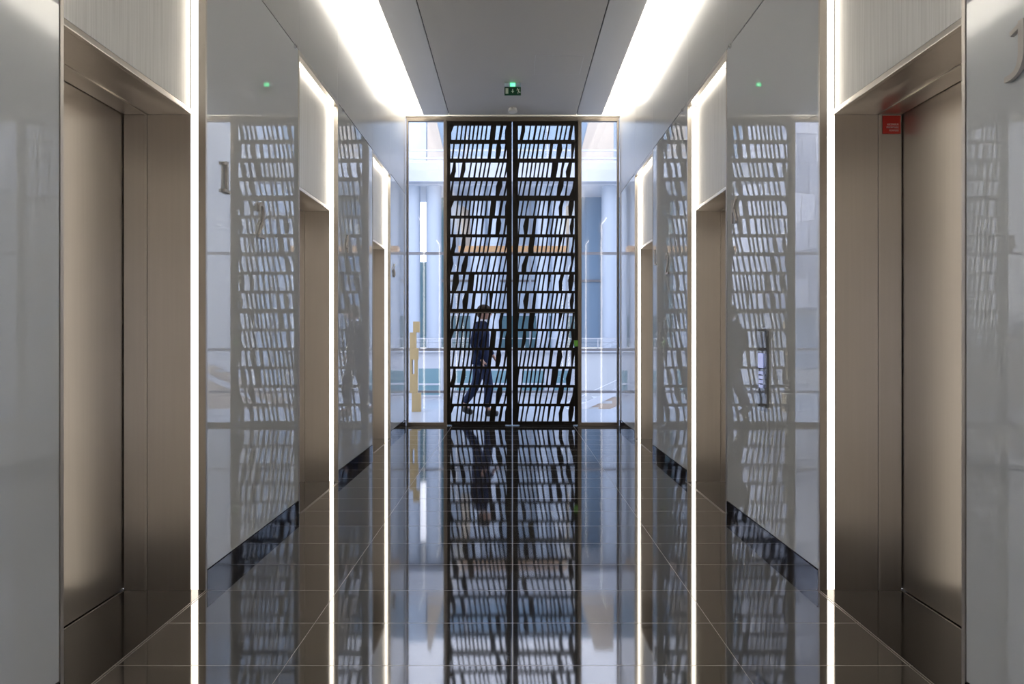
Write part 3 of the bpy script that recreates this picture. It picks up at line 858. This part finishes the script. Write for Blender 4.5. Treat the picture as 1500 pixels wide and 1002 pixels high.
for r_ in range(4):
    for c_ in range(6):
        MB().box(-14.6 + c_ * 1.1, -13.9 + c_ * 1.1, 19.95, 19.999, 0.2 + r_ * 1.25, 1.0 + r_ * 1.25).build('building_window', M['ext_pale'] if (r_ + c_) % 3 else M['ext_blue'], e)

# ------------------------------------------------------------------ the walking person
def skin_mesh(name, joints, bones, root, mat, levels=2, fat=1.32):
    names = list(joints)
    me = bpy.data.meshes.new(name + '_rig')
    me.from_pydata([joints[n][0] for n in names], [(names.index(a), names.index(c)) for a, c in bones], [])
    o = bpy.data.objects.new(name, me)
    COL.objects.link(o)
    sk = o.modifiers.new('Skin', 'SKIN')
    for i, n in enumerate(names):
        r = joints[n][1]
        r = tuple(q * fat for q in r) if isinstance(r, tuple) else r * fat
        me.skin_vertices[0].data[i].radius = r if isinstance(r, tuple) else (r, r)
        me.skin_vertices[0].data[i].use_root = (n == root)
    sk.use_smooth_shade = True
    sub = o.modifiers.new('Sub', 'SUBSURF'); sub.levels = levels; sub.render_levels = levels
    dg = bpy.context.evaluated_depsgraph_get()
    out = bpy.data.meshes.new_from_object(o.evaluated_get(dg))
    out.name = name
    bpy.data.objects.remove(o)
    for p in out.polygons: p.use_smooth = True
    out.materials.clear(); out.materials.append(mat)
    o = bpy.data.objects.new(name, out)
    COL.objects.link(o)
    return o
PX, PY = -0.50, 11.7
def V(x, y, z): return (PX + x, PY + y, z)
legs = {
    'pelvis': (V(0.0, 0.0, 0.93), (0.08, 0.10)),
    'hl': (V(0.02, -0.09, 0.87), 0.09), 'kl': (V(0.14, -0.09, 0.50), 0.062), 'al': (V(0.10, -0.09, 0.11), 0.045),
    'hr': (V(-0.02, 0.09, 0.87), 0.09), 'kr': (V(-0.06, 0.09, 0.48), 0.062), 'ar': (V(-0.27, 0.09, 0.17), 0.045),
}
lb = [('pelvis', 'hl'), ('hl', 'kl'), ('kl', 'al'), ('pelvis', 'hr'), ('hr', 'kr'), ('kr', 'ar')]
# body: one continuous skinned figure under the clothes
body = dict(legs)
body = {k: (v[0], v[1] if isinstance(v[1], tuple) else v[1] * 0.72) for k, v in body.items()}
body['fl'] = (V(0.24, -0.09, 0.05), 0.03); body['fr'] = (V(-0.17, 0.09, 0.05), 0.03)
body['waist'] = (V(0.01, 0, 1.08), (0.07, 0.09)); body['chest'] = (V(0.0, 0, 1.28), (0.075, 0.10)); body['neck0'] = (V(0.02, 0, 1.42), 0.045)
body['neck'] = (V(0.035, 0, 1.51), 0.052)
body['sl'] = (V(0.0, -0.17, 1.33), 0.036); body['el'] = (V(-0.10, -0.24, 1.12), 0.034); body['wl'] = (V(0.02, -0.24, 0.90), 0.025)
body['sr'] = (V(0.0, 0.17, 1.33), 0.036); body['er'] = (V(0.02, 0.24, 1.10), 0.034); body['wr'] = (V(0.18, 0.22, 0.94), 0.025)
bb = lb + [('al', 'fl'), ('ar', 'fr'), ('pelvis', 'waist'), ('waist', 'chest'), ('chest', 'neck0'), ('neck0', 'neck'), ('chest', 'sl'), ('sl', 'el'), ('el', 'wl'), ('chest', 'sr'), ('sr', 'er'), ('er', 'wr')]
for sd, w, dx in (('l', V(0.02, -0.24, 0.90), 0.03), ('r', V(0.18, 0.22, 0.94), 0.05)):
    wx, wy, wz = w
    body['p' + sd] = ((wx + dx * 0.8, wy, wz - 0.065), (0.012, 0.021)); bb.append(('w' + sd, 'p' + sd))
    body['t' + sd + '1'] = ((wx + dx + 0.035, wy + 0.02, wz - 0.075), 0.010); bb.append(('p' + sd, 't' + sd + '1'))
    body['t' + sd + '2'] = ((wx + dx + 0.045, wy + 0.022, wz - 0.105), 0.009); bb.append(('t' + sd + '1', 't' + sd + '2'))
    for q in range(4):
        ln = (0.072, 0.082, 0.076, 0.06)[q]
        yy = wy + (q - 1.5) * 0.019
        body['f%s%d' % (sd, q)] = ((wx + dx * 1.1, yy, wz - 0.065 - ln * 0.6), 0.0068); bb.append(('p' + sd, 'f%s%d' % (sd, q)))
        body['g%s%d' % (sd, q)] = ((wx + dx * 1.1 + 0.012, yy, wz - 0.065 - ln * 1.1), 0.006); bb.append(('f%s%d' % (sd, q), 'g%s%d' % (sd, q)))
def rings_mesh(name, rows, mat, seg=28):
    m = MB(); rr = []
    for z, xb, xf, hw in rows:
        cx, rx = (xb + xf) / 2, (xf - xb) / 2
        rr.append([V(cx + rx * math.cos(2 * math.pi * i / seg), hw * math.sin(2 * math.pi * i / seg), z) for i in range(seg)])
    m.loft(rr)
    return m.build(name, mat, None, 0, True)
def blob(name, c, r, mat, seg=14):
    m = MB(); rr = []
    for k in range(1, 10):
        a = math.pi * k / 10
        rr.append([(c[0] + r[0] * math.sin(a) * math.cos(2 * math.pi * i / seg), c[1] + r[1] * math.sin(a) * math.sin(2 * math.pi * i / seg), c[2] - r[2] * math.cos(a)) for i in range(seg)])
    m.loft(rr)
    return m.build(name, mat, None, 0, True)
def merge(name, objs, mat, voxel):
    bm = bmesh.new()
    for o in objs:
        bm.from_mesh(o.data)
    me = bpy.data.meshes.new(name)
    bm.to_mesh(me); bm.free()
    for o in objs:
        bpy.data.objects.remove(o)
    o = bpy.data.objects.new(name, me)
    COL.objects.link(o)
    md = o.modifiers.new('Remesh', 'REMESH'); md.mode = 'VOXEL'; md.voxel_size = voxel; md.use_smooth_shade = True
    sm = o.modifiers.new('Smooth', 'SMOOTH'); sm.factor = 0.5; sm.iterations = 3
    out = bpy.data.meshes.new_from_object(o.evaluated_get(bpy.context.evaluated_depsgraph_get()))
    bpy.data.objects.remove(o)
    out.materials.clear(); out.materials.append(mat)
    for p in out.polygons: p.use_smooth = True
    o = bpy.data.objects.new(name, out)
    COL.objects.link(o)
    return o
HEAD = [(1.46, -0.02, 0.085, 0.055), (1.495, -0.015, 0.09, 0.053), (1.508, -0.012, 0.135, 0.047), (1.525, -0.02, 0.152, 0.058), (1.55, -0.034, 0.155, 0.066),
        (1.58, -0.042, 0.157, 0.071), (1.603, -0.045, 0.151, 0.073), (1.63, -0.046, 0.158, 0.074), (1.66, -0.042, 0.150, 0.071),
        (1.69, -0.025, 0.128, 0.058), (1.71, 0.005, 0.10, 0.038), (1.718, 0.03, 0.08, 0.015)]
nose = MB().loft([[V(0.150, 0.006, 1.612), V(0.150, -0.006, 1.612), V(0.160, 0.0, 1.612)], [V(0.148, 0.016, 1.566), V(0.148, -0.016, 1.566), V(0.184, 0.0, 1.572)],
                  [V(0.148, 0.012, 1.556), V(0.148, -0.012, 1.556), V(0.164, 0.0, 1.557)]]).build('nose', M['skin'])
lips = blob('lips', V(0.150, 0, 1.532), (0.010, 0.022, 0.008), M['skin'])
ears = [blob('ear', V(0.045, sd * 0.077, 1.588), (0.018, 0.009, 0.030), M['skin']) for sd in (-1, 1)]
person = merge('person', [skin_mesh('person', body, bb, 'pelvis', M['skin']), rings_mesh('head', HEAD, M['skin']), nose, lips] + ears, M['skin'], 0.006)
tag(person, 'person in dark navy jacket walking past behind the screen door', 'person')
def child(o):
    o.parent = person
LL = {k: legs[k] for k in ('hl', 'kl', 'al')}; LR = {k: legs[k] for k in ('hr', 'kr', 'ar')}
PELV = [(0.78, -0.085, 0.095, 0.11), (0.84, -0.115, 0.115, 0.16), (0.92, -0.122, 0.118, 0.168), (1.0, -0.112, 0.115, 0.158), (1.04, -0.10, 0.105, 0.145)]
child(merge('trousers', [rings_mesh('pelvis', PELV, M['trouser'], 32), skin_mesh('leg', LL, [('hl', 'kl'), ('kl', 'al')], 'kl', M['trouser']),
                         skin_mesh('leg', LR, [('hr', 'kr'), ('kr', 'ar')], 'kr', M['trouser'])], M['trouser'], 0.010))
TORSO = [(0.80, -0.145, 0.150, 0.190), (0.93, -0.140, 0.140, 0.180), (1.08, -0.122, 0.130, 0.170), (1.26, -0.130, 0.140, 0.195), (1.36, -0.120, 0.128, 0.200),
         (1.42, -0.085, 0.105, 0.150), (1.455, -0.055, 0.098, 0.085), (1.475, -0.045, 0.09, 0.068)]
arms = {'cl': (V(0.0, -0.12, 1.37), 0.06), 'sl': (V(0.0, -0.18, 1.375), 0.085), 'ml': (V(-0.05, -0.222, 1.25), 0.064), 'el': (V(-0.10, -0.24, 1.12), 0.054), 'wl': (V(0.035, -0.24, 0.872), 0.042),
        'cr': (V(0.0, 0.12, 1.37), 0.06), 'sr': (V(0.0, 0.18, 1.375), 0.085), 'mr': (V(0.01, 0.222, 1.24), 0.064), 'er': (V(0.02, 0.24, 1.10), 0.054), 'wr': (V(0.198, 0.218, 0.922), 0.042)}
al = {k: v for k, v in arms.items() if k.endswith('l')}; ar = {k: v for k, v in arms.items() if k.endswith('r')}
child(merge('jacket', [rings_mesh('torso', TORSO, M['navy'], 36), skin_mesh('arm', al, [('cl', 'sl'), ('sl', 'ml'), ('ml', 'el'), ('el', 'wl')], 'sl', M['navy']),
                       skin_mesh('arm', ar, [('cr', 'sr'), ('sr', 'mr'), ('mr', 'er'), ('er', 'wr')], 'sr', M['navy'])], M['navy'], 0.012))
child(rings_mesh('collar', [(1.44, -0.045, 0.098, 0.072), (1.475, -0.036, 0.098, 0.066), (1.500, -0.028, 0.094, 0.061)], M['shirt']))
HAIR = [(1.535, -0.045, 0.012, 0.062), (1.57, -0.056, 0.036, 0.076), (1.61, -0.060, 0.055, 0.081), (1.645, -0.060, 0.100, 0.082), (1.665, -0.056, 0.163, 0.079),
        (1.69, -0.045, 0.152, 0.071), (1.715, -0.02, 0.120, 0.052), (1.731, 0.02, 0.085, 0.02)]
child(rings_mesh('hair', HAIR, M['hair']))
for sd in (-1, 1):
    child(blob('eye', V(0.143, sd * 0.031, 1.603), (0.009, 0.012, 0.007), M['shirt']))
    child(blob('iris', V(0.1495, sd * 0.031, 1.603), (0.004, 0.005, 0.005), M['hair']))
    child(MB().box(PX + 0.146, PX + 0.158, PY + sd * 0.031 - 0.018, PY + sd * 0.031 + 0.018, 1.622, 1.628).build('eyebrow', M['hair'], None, 0.002))
child(blob('mouth', V(0.1575, 0, 1.532), (0.0035, 0.02, 0.0018), M['hair']))
for nm, pts in (('shoe', [V(0.06, -0.09, 0.055), V(0.16, -0.09, 0.05), V(0.29, -0.09, 0.04)]),
                ('shoe', [V(-0.29, 0.09, 0.13), V(-0.22, 0.09, 0.07), V(-0.12, 0.09, 0.035)])):
    child(skin_mesh(nm, {'a': (pts[0], 0.05), 'b': (pts[1], 0.045), 'c': (pts[2], 0.035)}, [('a', 'b'), ('b', 'c')], 'a', M['shoe']))

# ------------------------------------------------------------------ world, camera, view
w = bpy.data.worlds.new('overcast_sky')
scene.world = w
w.use_nodes = True
nt = w.node_tree
bg = nt.nodes['Background']
tc = nt.nodes.new('ShaderNodeTexCoord')
sp = nt.nodes.new('ShaderNodeSeparateXYZ')
nt.links.new(tc.outputs['Generated'], sp.inputs[0])
r = ramp(nt, sp.outputs['Z'], (0.83, 0.87, 1.0), (0.66, 0.74, 1.0), 0.0, 0.8)
nt.links.new(r.outputs['Color'], bg.inputs['Color'])
bg.inputs['Strength'].default_value = 3.2

cam = bpy.data.cameras.new('camera')
co = bpy.data.objects.new('camera', cam)
COL.objects.link(co)
co.location = (0, 0, H)
co.rotation_euler = (math.radians(90), 0, 0)
cam.sensor_width = 36.0
cam.lens = F / 1500.0 * 36.0
cam.shift_x = -(VX - 750.0) / 1500.0
cam.shift_y = -(501.0 - VY) / 1500.0
cam.clip_start = 0.05
scene.camera = co

scene.view_settings.view_transform = 'Standard'
scene.view_settings.look = 'None'
scene.view_settings.exposure = 0.0
scene.view_settings.gamma = 1.0
scene.view_settings.use_curve_mapping = False
scene.cycles.max_bounces = 10
scene.cycles.diffuse_bounces = 5
scene.cycles.glossy_bounces = 6
scene.cycles.transparent_max_bounces = 16
scene.cycles.caustics_reflective = True
scene.cycles.sample_clamp_indirect = 6.0
